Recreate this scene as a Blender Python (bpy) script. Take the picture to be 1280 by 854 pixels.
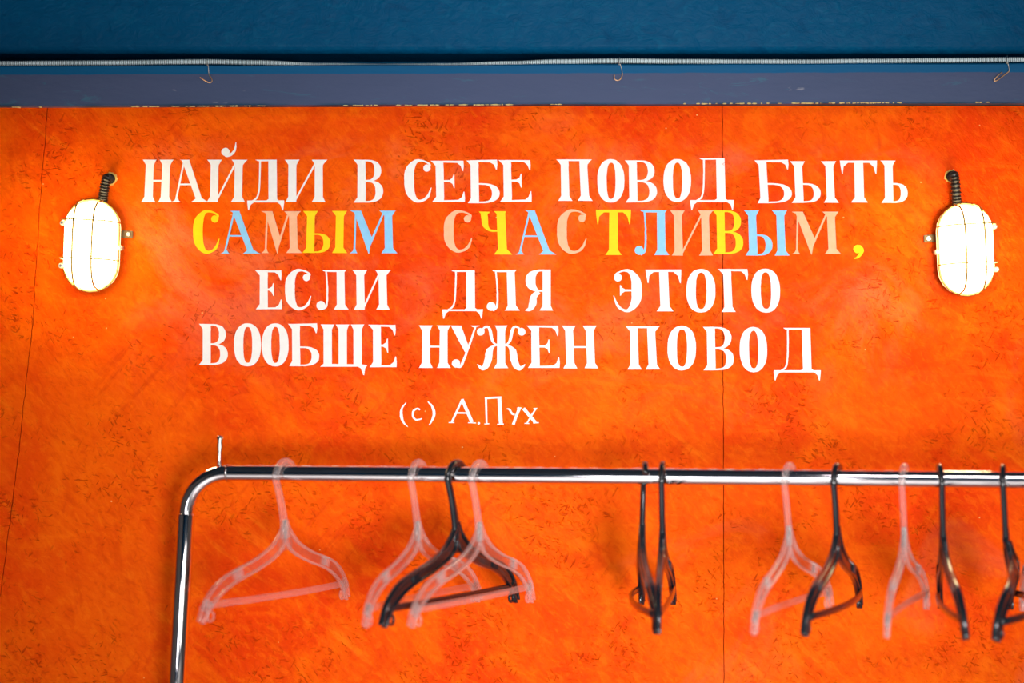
import bpy, bmesh, math, random
from mathutils import Vector, Matrix, noise

for o in list(bpy.data.objects):
    bpy.data.objects.remove(o)
S = bpy.context.scene
C = S.collection

# ------------------------------------------------------------------ camera
F = 1280 * 85 / 36.0            # focal length in pixels of the 1280x854 frame
CZ = 1.75                       # camera height
DW = 4.0                        # camera to orange wall
cam_d = bpy.data.cameras.new('camera')
cam = bpy.data.objects.new('camera', cam_d); C.objects.link(cam)
cam.location = (0, -DW, CZ); cam.rotation_euler = (math.pi / 2, 0, 0)
cam_d.lens = 85; cam_d.sensor_width = 36; cam_d.clip_start = 0.05
cam_d.dof.use_dof = True; cam_d.dof.focus_distance = DW; cam_d.dof.aperture_fstop = 2.0
cam_d.dof.aperture_blades = 9
S.camera = cam

# ------------------------------------------------------------------ world, lights, exposure
w = bpy.data.worlds.new('world'); S.world = w; w.use_nodes = True
w.node_tree.nodes['Background'].inputs[0].default_value = (0.55, 0.62, 0.75, 1)
w.node_tree.nodes['Background'].inputs[1].default_value = 0.02

def area(name, loc, size, power, col, target, spread=180):
    l = bpy.data.lights.new(name, 'AREA'); l.shape = 'RECTANGLE'
    l.size, l.size_y = size; l.energy = power; l.color = col; l.spread = math.radians(spread)
    o = bpy.data.objects.new(name, l); C.objects.link(o); o.location = loc
    o.rotation_euler = (Vector(target) - Vector(loc)).to_track_quat('-Z', 'Y').to_euler()
    return o
# daylight through the two windows in the wall behind the camera, one ceiling fixture
area('window_daylight_one', (-1.15, -6.40, 0.90), (1.1, 1.3), 21, (1.0, 0.97, 1.0), (-1.15, 0, 0.90))
area('window_daylight_two', (2.55, -6.40, 1.15), (1.9, 1.7), 19, (1.0, 0.96, 0.92), (2.55, 0, 1.15))
def spot(name, loc, target, power, deg, radius, col, blend=1.0):
    l = bpy.data.lights.new(name, 'SPOT'); l.energy = power; l.color = col; l.spot_size = math.radians(deg)
    l.spot_blend = blend; l.shadow_soft_size = radius
    o = bpy.data.objects.new(name, l); C.objects.link(o); o.location = loc
    o.rotation_euler = (Vector(target) - Vector(loc)).to_track_quat('-Z', 'Y').to_euler()
    return o
spot('added_wall_spot', (.9, -5.6, 1.3), (.20, 0, 1.52), 940, 23, .55, (1.0, .96, .92))  # unseen spot, added to brighten the wall centre and let its edges fall off
spot('added_floor_spot', (-.35, -2.2, 2.9), (-.35, -2.2, 0), 420, 62, .06, (1.0, .97, .97))  # unseen lamp, added for a bright floor patch mirrored in the rail
area('ceiling_fixture_light', (0.55, -2.3, 2.94), (0.9, 0.25), 14, (1.0, 0.9, 0.92), (0.55, -2.3, 0))

S.view_settings.view_transform = 'Standard'
S.view_settings.look = 'None'
S.view_settings.gamma = 1.0
S.view_settings.use_curve_mapping = False
S.view_settings.exposure = 0.7
S.cycles.max_bounces = 10
S.cycles.transmission_bounces = 10
S.cycles.caustics_refractive = False
S.cycles.caustics_reflective = False
S.cycles.sample_clamp_indirect = 4.0

# ------------------------------------------------------------------ helpers
def px(x, y, D=DW):
    """point seen at photo pixel x, y at distance D from the camera"""
    return Vector(((x - 640) * D / F, D - DW, CZ + (427 - y) * D / F))

def mat(name, col=(.5, .5, .5), rough=.5, metal=0, **kw):
    m = bpy.data.materials.new(name); m.use_nodes = True
    b = m.node_tree.nodes['Principled BSDF']
    b.inputs['Base Color'].default_value = (*col, 1)
    b.inputs['Roughness'].default_value = rough
    b.inputs['Metallic'].default_value = metal
    for k, v in kw.items():
        b.inputs[k.replace('_', ' ')].default_value = v
    return m

class NT:
    """small helper to write node graphs"""
    def __init__(s, m):
        s.t = m.node_tree; s.b = s.t.nodes['Principled BSDF']
        s.co = s.t.nodes.new('ShaderNodeTexCoord').outputs['Object']
    def link(s, a, b): s.t.links.new(a, b)
    def put(s, sock, v):
        if hasattr(v, 'is_linked'): s.link(v, sock)
        elif isinstance(v, tuple) and len(v) == 3 and sock.type == 'RGBA': sock.default_value = (*v, 1)
        else: sock.default_value = v
    def mapping(s, scale=(1, 1, 1), rot=(0, 0, 0), loc=(0, 0, 0), src=None):
        n = s.t.nodes.new('ShaderNodeMapping')
        n.inputs['Scale'].default_value = scale; n.inputs['Rotation'].default_value = rot; n.inputs['Location'].default_value = loc
        s.link(src or s.co, n.inputs['Vector']); return n.outputs[0]
    def noise(s, scale, detail=3, rough=.5, vec=None, dist=0):
        n = s.t.nodes.new('ShaderNodeTexNoise')
        n.inputs['Scale'].default_value = scale; n.inputs['Detail'].default_value = detail
        n.inputs['Roughness'].default_value = rough; n.inputs['Distortion'].default_value = dist
        s.link(vec or s.co, n.inputs['Vector']); return n.outputs['Fac']
    def voro(s, scale, vec=None, feat='F1', out='Distance'):
        n = s.t.nodes.new('ShaderNodeTexVoronoi'); n.feature = feat
        n.inputs['Scale'].default_value = scale; s.link(vec or s.co, n.inputs['Vector']); return n.outputs[out]
    def ramp(s, v, a, b, lo=0., hi=1.):
        n = s.t.nodes.new('ShaderNodeMapRange'); n.interpolation_type = 'SMOOTHSTEP'
        s.put(n.inputs['Value'], v)
        n.inputs['From Min'].default_value = a; n.inputs['From Max'].default_value = b
        n.inputs['To Min'].default_value = lo; n.inputs['To Max'].default_value = hi
        return n.outputs[0]
    def math(s, op, a, b=0.):
        n = s.t.nodes.new('ShaderNodeMath'); n.operation = op
        s.put(n.inputs[0], a); s.put(n.inputs[1], b); return n.outputs[0]
    def mix(s, f, a, b):
        n = s.t.nodes.new('ShaderNodeMix'); n.data_type = 'RGBA'
        s.put(n.inputs[0], f); s.put(n.inputs[6], a); s.put(n.inputs[7], b); return n.outputs[2]
    def sep(s):
        n = s.t.nodes.new('ShaderNodeSeparateXYZ'); s.link(s.co, n.inputs[0]); return n.outputs
    def bump(s, h, strength=.3, dist=.001):
        n = s.t.nodes.new('ShaderNodeBump'); n.inputs['Strength'].default_value = strength
        n.inputs['Distance'].default_value = dist; s.link(h, n.inputs['Height'])
        s.link(n.outputs[0], s.b.inputs['Normal'])

def obj(name, bm, m, parent=None, smooth=False, label=None, kind=None):
    if smooth:
        for f in bm.faces: f.smooth = True
    me = bpy.data.meshes.new(name); bm.to_mesh(me); bm.free()
    for mm in (m if isinstance(m, (list, tuple)) else [m]): me.materials.append(mm)
    o = bpy.data.objects.new(name, me); C.objects.link(o)
    if parent: o.parent = parent
    if label: o['label'] = label
    if kind: o['kind'] = kind
    return o

def empty(name, loc=(0, 0, 0)):
    o = bpy.data.objects.new(name, None); C.objects.link(o); o.location = loc; o.empty_display_size = .05
    return o

def tag(o, label, cat, group=None):
    o['label'] = label; o['category'] = cat
    if group: o['group'] = group

def box(bm, x0, x1, y0, y1, z0, z1, bevel=0):
    vs = [bm.verts.new((x, y, z)) for x in (x0, x1) for y in (y0, y1) for z in (z0, z1)]
    fs = [bm.faces.new([vs[i] for i in q]) for q in ((0, 1, 3, 2), (4, 6, 7, 5), (0, 4, 5, 1), (2, 3, 7, 6), (0, 2, 6, 4), (1, 5, 7, 3))]
    bmesh.ops.recalc_face_normals(bm, faces=fs)
    if bevel:
        es = list({e for f in fs for e in f.edges})
        bmesh.ops.bevel(bm, geom=es, offset=bevel, segments=2, affect='EDGES')
    return bm

def catmull(pts, n=6, closed=False):
    out = []; P = [Vector(p) for p in pts]; N = len(P)
    rng = range(N) if closed else range(N - 1)
    for i in rng:
        g = lambda k: P[k % N] if closed else P[max(0, min(N - 1, k))]
        a, b, c, d = g(i - 1), g(i), g(i + 1), g(i + 2)
        for k in range(n):
            t = k / n
            out.append(.5 * ((2 * b) + (c - a) * t + (2 * a - 5 * b + 4 * c - d) * t * t + (3 * b - a - 3 * c + d) * t ** 3))
    if not closed: out.append(P[-1].copy())
    return out

def tube(bm, pts, r, seg=10, rf=None, cap=True):
    """round tube through 3D points; rf(i) scales the radius"""
    pts = [Vector(p) for p in pts]; rings = []
    t0 = (pts[1] - pts[0]).normalized()
    up = Vector((0, 0, 1)) if abs(t0.z) < .9 else Vector((1, 0, 0))
    nrm = (up - t0 * up.dot(t0)).normalized()
    for i, p in enumerate(pts):
        t = (pts[min(i + 1, len(pts) - 1)] - pts[max(i - 1, 0)]).normalized()
        nrm = (nrm - t * nrm.dot(t)).normalized(); bn = t.cross(nrm)
        rr = r * (rf(i) if rf else 1)
        rings.append([bm.verts.new(p + rr * (math.cos(2 * math.pi * k / seg) * nrm + math.sin(2 * math.pi * k / seg) * bn)) for k in range(seg)])
    for a, b in zip(rings, rings[1:]):
        for k in range(seg): bm.faces.new((a[k], a[(k + 1) % seg], b[(k + 1) % seg], b[k]))
    if cap:
        bm.faces.new(rings[0][::-1]); bm.faces.new(rings[-1])
    return bm

def prism(bm, pts, y0, y1):
    """polygon (x,z) extruded from y0 (front) to y1"""
    n = len(pts)
    a = [bm.verts.new((p[0], y0, p[1])) for p in pts]; b = [bm.verts.new((p[0], y1, p[1])) for p in pts]
    fs = [bm.faces.new(a), bm.faces.new(b[::-1])] + [bm.faces.new((a[i], b[i], b[(i + 1) % n], a[(i + 1) % n])) for i in range(n)]
    bmesh.ops.recalc_face_normals(bm, faces=fs)

# ------------------------------------------------------------------ materials
def orange_mat():
    m = mat('orange_painted_chipboard', rough=.5, Specular_IOR_Level=.025); n = NT(m)
    big = n.noise(2.2, 4, .6, dist=.6)
    mid = n.noise(9, 5, .65, dist=1.2)
    col = n.mix(n.ramp(big, .35, .65), (.80, .048, .0006), (.88, .104, .0008))
    col = n.mix(n.ramp(mid, .42, .68, 0, .7), col, (.95, .135, .001))
    col = n.mix(n.ramp(n.noise(6, 4, .6, n.mapping(loc=(3, 1, 7))), .5, .7, 0, .6), col, (.72, .036, .0006))
    # brush strokes in several directions, patchwise
    for i, (ang, sc, c, amt) in enumerate(((.9, 1, (1.0, .22, .006), .5), (-.7, 1.2, (.62, .035, .001), .5), (1.5, 1.1, (1.0, .17, .004), .4), (.2, 1, (.66, .04, .001), .4))):
        st = n.noise(34 * sc, 4, .62, n.mapping((1, 1, .13), (0, 0, 0), (i * 3, 0, i), src=n.mapping(rot=(0, ang, 0))))
        patch = n.noise(5.5, 2, .5, n.mapping(loc=(i * 5.3, 1, i * 2.1)))
        f = n.math('MULTIPLY', n.ramp(st, .55, .70, 0, amt), n.ramp(patch, .45, .6))
        col = n.mix(f, col, c)
    # whitish haze of an earlier lettering, left around the writing
    X, Y, Z = n.sep()
    zc = CZ
    bx = n.math('MULTIPLY', n.ramp(X, -.68, -.55), n.ramp(X, .60, .74, 1, 0))
    bz = n.math('MULTIPLY', n.ramp(Z, zc - .16, zc + .06), n.ramp(Z, zc + .30, zc + .35, 1, 0))
    hz = n.math('MULTIPLY', n.math('MULTIPLY', bx, bz), n.ramp(n.noise(5, 6, .65, dist=1.5), .44, .72, .0, .42))
    col = n.mix(hz, col, (.80, .20, .09))
    low = n.math('MULTIPLY', n.ramp(n.noise(4, 5, .6, n.mapping(loc=(8, 2, 1)), 1), .56, .74, 0, .35), n.ramp(X, -.1, .2))
    col = n.mix(low, col, (.74, .14, .065))
    # dark cracks between the wood strands, in patches of varying direction
    pm = n.ramp(n.noise(7, 4, .7, n.mapping(loc=(1, 5, 2))), .46, .62)
    cr = None
    for k, (ang, sx, sz, sc) in enumerate(((.6, 1, .25, 240), (-.5, 1, .25, 220), (1.3, 1, .3, 230), (.1, .3, 1, 210))):
        v = n.mapping((sx, 1, sz), (0, 0, 0), (k * 7.1, 0, k * 3.3), src=n.mapping(rot=(0, ang, 0)))
        e = n.ramp(n.noise(sc, 2, .5, v, .3), .60, .68)
        sel = n.ramp(n.noise(22, 3, .6, n.mapping(loc=(k * 11, 3, k))), .46, .56)
        e = n.math('MULTIPLY', e, sel)
        cr = e if cr is None else n.math('MAXIMUM', cr, e)
    cr = n.math('MULTIPLY', cr, n.math('ADD', n.math('MULTIPLY', pm, .85), .15))
    col = n.mix(n.math('MULTIPLY', cr, .62), col, (.34, .020, .0008))
    fine = n.noise(90, 5, .7, n.mapping((1, 1, .5), src=n.mapping(rot=(0, .8, 0))), .6)
    col = n.mix(n.ramp(fine, .50, .68, 0, .35), col, (.62, .030, .0006))
    col = n.mix(n.ramp(fine, .50, .34, 0, .30), col, (1.0, .19, .004))
    # tiny pale chips
    ch = n.math('LESS_THAN', n.voro(26), .035)
    ch = n.math('MULTIPLY', ch, n.ramp(n.noise(7, 1), .52, .55))
    col = n.mix(n.math('MULTIPLY', ch, .7), col, (.95, .50, .16))
    n.link(col, n.b.inputs['Base Color'])
    h = n.math('ADD', n.math('MULTIPLY', mid, .8), n.noise(70, 4, .6, n.mapping((1, 1, .4), src=n.mapping(rot=(0, .5, 0)))))
    h = n.math('SUBTRACT', h, n.math('MULTIPLY', cr, .7))
    h = n.math('ADD', h, n.math('MULTIPLY', n.noise(45, 4, .6, n.mapping((.35, 1, 1), src=n.mapping(rot=(0, .4, 0)))), .8))
    h = n.math('ADD', h, n.math('MULTIPLY', fine, .6))
    n.bump(h, .9, .0022)
    return m

def blue_mat():
    m = mat('teal_blue_wall_paint', rough=.42, Specular_IOR_Level=.05); n = NT(m)
    col = n.mix(n.noise(3, 4, .6), (.0002, .072, .185), (.0003, .102, .24))
    col = n.mix(n.ramp(n.noise(55, 5, .65, n.mapping((.6, 1, 1)), 1.), .50, .72, 0, .45), col, (.002, .135, .27))  # lighter and darker mottle painted in for the relief shading of the ridges
    col = n.mix(n.ramp(n.noise(40, 5, .65, n.mapping((.6, 1, 1), loc=(5, 5, 5)), 1.), .52, .72, 0, .5), col, (.0002, .052, .15))
    n.link(col, n.b.inputs['Base Color'])
    h = n.math('ADD', n.noise(38, 5, .6, n.mapping((1, 1, 1.3)), 1.2), n.math('MULTIPLY', n.noise(9, 3), 2.))
    n.bump(h, .9, .0030)
    return m

def ledge_mat():
    m = mat('grey_violet_ledge_paint', rough=.55, Specular_IOR_Level=.12); n = NT(m)
    X, Y, Z = n.sep()
    col = n.mix(n.noise(4, 4, .6, n.mapping((1, 1, 4))), (.048, .074, .150), (.068, .092, .185))
    sc = n.noise(45, 4, .7, n.mapping((.25, 1, 1)), 1)
    col = n.mix(n.ramp(sc, .60, .72, 0, .55), col, (.045, .16, .24))
    col = n.mix(n.ramp(n.noise(60, 3, .6, n.mapping((.3, 1, 1), loc=(4, 4, 4))), .68, .75, 0, .6), col, (.32, .33, .38))
    ez = n.math('ADD', Z, n.math('MULTIPLY', n.math('SUBTRACT', n.noise(16, 4, .7), .5), .004))
    top = n.ramp(ez, -.0010, .0002)
    col = n.mix(top, col, (.0003, .092, .23))
    # dirty blue drips at the lower edge
    bot = n.math('MULTIPLY', n.ramp(ez, -.0515, -.047, 1, 0), n.ramp(n.noise(9, 3), .4, .55))
    col = n.mix(bot, col, (.01, .05, .10))
    n.link(col, n.b.inputs['Base Color'])
    n.bump(n.math('ADD', n.noise(60, 4, .6, n.mapping((.4, 1, 1))), n.noise(14, 3)), .6, .0015)
    return m

def paint(name, col, var=.06):
    m = mat(name, rough=.55, Specular_IOR_Level=.15); n = NT(m)
    f = n.ramp(n.noise(60, 4, .7), .3, .75)
    n.link(n.mix(f, tuple(max(0, c - var) for c in col), col), n.b.inputs['Base Color'])
    n.bump(n.noise(110, 3, .6, n.mapping((1, 1, .4))), .3, .0005)
    return m

M = {}
M['orange'] = orange_mat(); M['blue'] = blue_mat(); M['ledge'] = ledge_mat()
M['white'] = paint('white_letter_paint', (.88, .88, .86))
M['yellow'] = paint('yellow_letter_paint', (.92, .68, .0))
M['lightblue'] = paint('light_blue_letter_paint', (.30, .62, .90))
M['peach'] = paint('peach_letter_paint', (.92, .50, .30))
M['gap'] = mat('dark_board_gap', (.06, .012, .004), .9)
M['chrome'] = mat('chrome_tube', (.86, .86, .88), .06, 1)
M['chrome_worn'] = mat('worn_chrome', (.62, .60, .58), .25, 1)
M['dark'] = mat('black_hanger_plastic', (.010, .013, .017), .22, 0, Coat_Weight=.5, Coat_Roughness=.12)
M['rubber'] = mat('black_rubber', (.015, .015, .015), .6)
M['brass'] = mat('dull_brass_tab', (.20, .13, .05), .55, .4)
M['conduit_dark'] = mat('black_corrugated_plastic', (.012, .012, .010), .45)
M['flex'] = mat('light_grey_flexible_conduit', (.64, .78, .80), .5, .1)
M['groove'] = mat('shaded_conduit_groove', (.05, .07, .08), .7)  # groove shade painted in as a dark colour, so the ribs stand out
M['copper'] = mat('copper_wire', (.85, .52, .30), .35, .7)
M['steel_wire'] = mat('thin_steel_wire', (.45, .45, .42), .4, .8)
M['foam'] = mat('yellow_filler_foam', (.85, .55, .12), .8)
M['crust'] = mat('pale_yellow_paint_crust', (.62, .50, .20), .8)
M['cage'] = mat('lamp_cage_wire', (.52, .36, .10), .4, .5)
M['lampbase'] = mat('lamp_base_enamel', (.46, .38, .26), .5)
M['grey_plaster'] = mat('warm_grey_plaster', (.20, .19, .18), .8)
M['floor'] = mat('pale_floor', (.72, .70, .68), .5)
M['ceil'] = mat('dark_blue_ceiling', (.01, .035, .06), .8)
M['frame'] = mat('white_window_frame', (.7, .7, .7), .5)

def clear_mat(name, lo, hi):
    m = bpy.data.materials.new(name); m.use_nodes = True
    t = m.node_tree; b = t.nodes['Principled BSDF']; out = t.nodes['Material Output']
    t.nodes.remove(b)
    def N_(k, **kw):
        n = t.nodes.new(k)
        for a, v in kw.items(): n.inputs[a].default_value = v
        return n
    tr = N_('ShaderNodeBsdfTransparent', Color=(1, .97, .96, 1))
    rf = N_('ShaderNodeBsdfRefraction', Color=(1, .96, .95, 1), Roughness=.12, IOR=1.2)
    gl = N_('ShaderNodeBsdfGlossy', Color=(1, 1, 1, 1), Roughness=.16)
    tl = N_('ShaderNodeBsdfTranslucent', Color=(.95, .86, .84, 1)); df = N_('ShaderNodeBsdfDiffuse', Color=(.95, .88, .88, 1))
    def mixs(f, a, b_):
        n = t.nodes.new('ShaderNodeMixShader')
        if hasattr(f, 'is_linked'): t.links.new(f, n.inputs[0])
        else: n.inputs[0].default_value = f
        t.links.new(a.outputs[0], n.inputs[1]); t.links.new(b_.outputs[0], n.inputs[2]); return n
    lw = N_('ShaderNodeLayerWeight', Blend=.35)
    mr = N_('ShaderNodeMapRange'); t.links.new(lw.outputs['Facing'], mr.inputs['Value'])
    mr.inputs['To Min'].default_value = lo; mr.inputs['To Max'].default_value = hi
    ge = t.nodes.new('ShaderNodeNewGeometry'); mu = t.nodes.new('ShaderNodeMath'); mu.operation = 'MULTIPLY_ADD'
    t.links.new(ge.outputs['Backfacing'], mu.inputs[0]); mu.inputs[1].default_value = -1; mu.inputs[2].default_value = 1
    m1 = t.nodes.new('ShaderNodeMath'); m1.operation = 'MULTIPLY'; t.links.new(mu.outputs[0], m1.inputs[0]); t.links.new(mr.outputs[0], m1.inputs[1])
    body = mixs(.12, tr, rf)
    body = mixs(m1.outputs[0], body, mixs(.75, tl, df))
    fr = N_('ShaderNodeFresnel', IOR=1.5)
    m2 = t.nodes.new('ShaderNodeMath'); m2.operation = 'MULTIPLY'; t.links.new(mu.outputs[0], m2.inputs[0]); t.links.new(fr.outputs[0], m2.inputs[1])
    out_ = mixs(m2.outputs[0], body, gl)
    t.links.new(out_.outputs[0], out.inputs[0])
    return m
M['clear'] = clear_mat('clear_pinkish_plastic', .13, .60); M['clear_mid'] = clear_mat('clear_bar_plastic', .09, .42); M['clear_thin'] = clear_mat('clear_thin_plastic', .03, .14)

def lamp_mat():
    m = mat('glowing_frosted_glass', (.9, .85, .75), .3); b = m.node_tree.nodes['Principled BSDF']
    b.inputs['Emission Color'].default_value = (1.0, .76, .40, 1)
    b.inputs['Emission Strength'].default_value = 9.5
    return m
M['glow'] = lamp_mat()

# ------------------------------------------------------------------ the room behind and around the camera
RX0, RX1, RY0, RZ = -3.6, 4.4, -6.5, 3.0
def struct(name, x0, x1, y0, y1, z0, z1, m):
    return obj(name, box(bmesh.new(), x0, x1, y0, y1, z0, z1), m, kind='structure')
struct('floor', RX0 - .1, RX1 + .1, RY0 - .1, .2, -.1, 0, M['floor'])
struct('ceiling', RX0 - .1, RX1 + .1, RY0 - .1, .2, RZ, RZ + .1, M['ceil'])
struct('wall_left', RX0 - .1, RX0, RY0, .1, 0, RZ, M['grey_plaster'])
struct('wall_right', RX1, RX1 + .1, RY0, .1, 0, RZ, M['grey_plaster'])
# rear wall with two window openings
bm = bmesh.new()
WIN = ((-1.75, -.55, .2, 1.6), (1.55, 3.55, .25, 2.05))
xs = [RX0 - .1, WIN[0][0], WIN[0][1], WIN[1][0], WIN[1][1], RX1 + .1]
for i in (0, 2, 4): box(bm, xs[i], xs[i + 1], RY0 - .1, RY0, 0, RZ)
for (a, b, c, d) in WIN:
    box(bm, a, b, RY0 - .1, RY0, 0, c); box(bm, a, b, RY0 - .1, RY0, d, RZ)
obj('wall_rear', bm, M['blue'], kind='structure')
for i, (a, b, c, d) in enumerate(WIN):
    bm = bmesh.new()
    box(bm, a, a + .05, RY0 - .06, RY0 + .02, c, d); box(bm, b - .05, b, RY0 - .06, RY0 + .02, c, d)
    box(bm, a, b, RY0 - .06, RY0 + .02, c, c + .05); box(bm, a, b, RY0 - .06, RY0 + .02, d - .05, d)
    obj('window_%d' % (i + 1), bm, M['frame'], kind='structure')

# ------------------------------------------------------------------ orange wall: backing, three boards, blue plaster above
wall = obj('wall_back', box(bmesh.new(), RX0, RX1, .012, .159, 0, CZ + .3905), M['gap'], kind='structure')
UW = .16                                            # face of the blue wall above the ledge
zg = CZ + .481                                      # lower edge of the blue plaster, a dark recess under it
prof = [(.030, RZ), (.030, zg + .014)] + [(.044 - .014 * math.cos(a * math.pi / 12), zg + .014 - .014 * math.sin(a * math.pi / 12)) for a in range(1, 7)] + [(.16, zg), (.16, CZ + .40), (.26, CZ + .40), (.26, RZ)]
bm = bmesh.new()
pa = [bm.verts.new((RX0, y, z)) for y, z in prof]; pb = [bm.verts.new((RX1, y, z)) for y, z in prof]
bm.faces.new(pa[::-1]); bm.faces.new(pb)
for i in range(len(prof)): bm.faces.new((pa[i], pa[(i + 1) % len(prof)], pb[(i + 1) % len(prof)], pb[i]))
bmesh.ops.recalc_face_normals(bm, faces=bm.faces)
obj('upper_wall', bm, M['blue'], wall, label='teal blue painted plaster')
rnd = random.Random(4)
def seam(pts, jit, n=90):
    out = []
    for k in range(n):
        t = k / (n - 1) * (len(pts) - 1); i = min(int(t), len(pts) - 2); f = t - i
        x = pts[i][0] * (1 - f) + pts[i + 1][0] * f; y = pts[i][1] * (1 - f) + pts[i + 1][1] * f
        p = px(x + rnd.uniform(-jit, jit), y); out.append((p.x, p.z))
    return out
ztop = CZ + .3895
sL = seam([(60, 133), (50, 250), (41, 400), (24, 560), (4, 720), (-20, 900)], .7)
sR = seam([(903, 128), (904, 500), (905, 880)], .35)
sL = [(sL[0][0], CZ + .3885)] + sL[1:]
sR = [(sR[0][0], ztop)] + sR[1:]
base = lambda s: (s[-1][0], .0)
def board(left, right, zl):
    g = .0006
    pts = [(x + g, z) for x, z in left] + [(left[-1][0] + g, 0)] + [(right[-1][0] - g, 0)] + [(x - g, z) for x, z in reversed(right)]
    bm = bmesh.new(); prism(bm, pts, 0, .0119)
    return obj('board', bm, M['orange'], wall)
board([(RX0, CZ + .3865), (RX0, 0.02)], sL, 0)
board(sL, sR, 0)
board(sR, [(RX1, CZ + .3905), (RX1, .02)], 0)
# filled screw holes
for (x, y, r) in ((74, 150, 2.6), (283, 147, 2.2), (888, 398, 2.6), (881, 145, 1.8), (905, 205, 1.6), (1113, 146, 1.6)):
    bm = bmesh.new(); p = px(x, y)
    tube(bm, [p + Vector((0, .001, 0)), p + Vector((0, -.0006, 0)), p + Vector((0, -.0003, 0))], r * DW / F, 12, lambda i: (1, 1, .55)[i])
    obj('screw_head', bm, M['orange'], wall)

# ------------------------------------------------------------------ ledge
LY = -.035; LD = DW + LY
zt, zb = (427 - 80.5) * LD / F, (427 - 130.6) * LD / F
zmid = (427 - 91.5) * LD / F
bm = bmesh.new()
N = 160; tp = []; 
secs = []
for i in range(N + 1):
    x = RX0 + (RX1 - RX0) * i / N
    jt = noise.noise(Vector((x * 6, 0, 0))) * .0012; jb = noise.noise(Vector((x * 9, 5, 0))) * .0010
    secs.append([bm.verts.new(v) for v in ((x, LY, zb - zmid + jb), (x, LY, zt - zmid - .002 + jt), (x, LY + .002, zt - zmid + jt), (x, UW, zt - zmid + .001), (x, UW, zb - zmid))])
for a, b in zip(secs, secs[1:]):
    for k in range(5): bm.faces.new((a[k], a[(k + 1) % 5], b[(k + 1) % 5], b[k]))
bm.faces.new(secs[0]); bm.faces.new(secs[-1][::-1])
bmesh.ops.recalc_face_normals(bm, faces=bm.faces)
ledge = obj('trim_1', bm, M['ledge'], kind='structure')
ledge.location = (0, 0, CZ + zmid); ledge.rotation_euler = (0, -.0025, 0)
# crumbs of old paint along its lower edge
bm = bmesh.new(); rnd = random.Random(9)
for (a, b, n) in ((150, 330, 46), (430, 640, 60), (690, 705, 3), (850, 1010, 30), (1000, 1130, 60), (1215, 1235, 4), (10, 60, 6)):
    for k in range(n):
        x = rnd.uniform(a, b); p = px(x, 131.3 - (x - 640) * .0025, LD)
        l = rnd.uniform(.001, .005) * (1 if a != 1000 else .6); h = rnd.uniform(.0005, .0013)
        z = p.z - CZ - zmid + .0006
        q = [bm.verts.new((p.x + l * dx, LY - .0012 + dy, z + h * dz + noise.noise(p * 40 + Vector((k, 0, 0))) * .0004)) for dx, dy, dz in ((-1, 0, 0), (-.3, -.0008, -1), (.6, 0, -.8), (1, -.0005, .1), (.3, 0, 1), (-.5, -.0006, .8))]
        q2 = [bm.verts.new(v.co + Vector((0, .0016, 0))) for v in q]
        bm.faces.new(q); bm.faces.new(q2[::-1])
        for i in range(6): bm.faces.new((q[i], q2[i], q2[(i + 1) % 6], q[(i + 1) % 6]))
bmesh.ops.recalc_face_normals(bm, faces=bm.faces)
obj('paint_crust', bm, M['crust'], ledge, kind='stuff')

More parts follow.
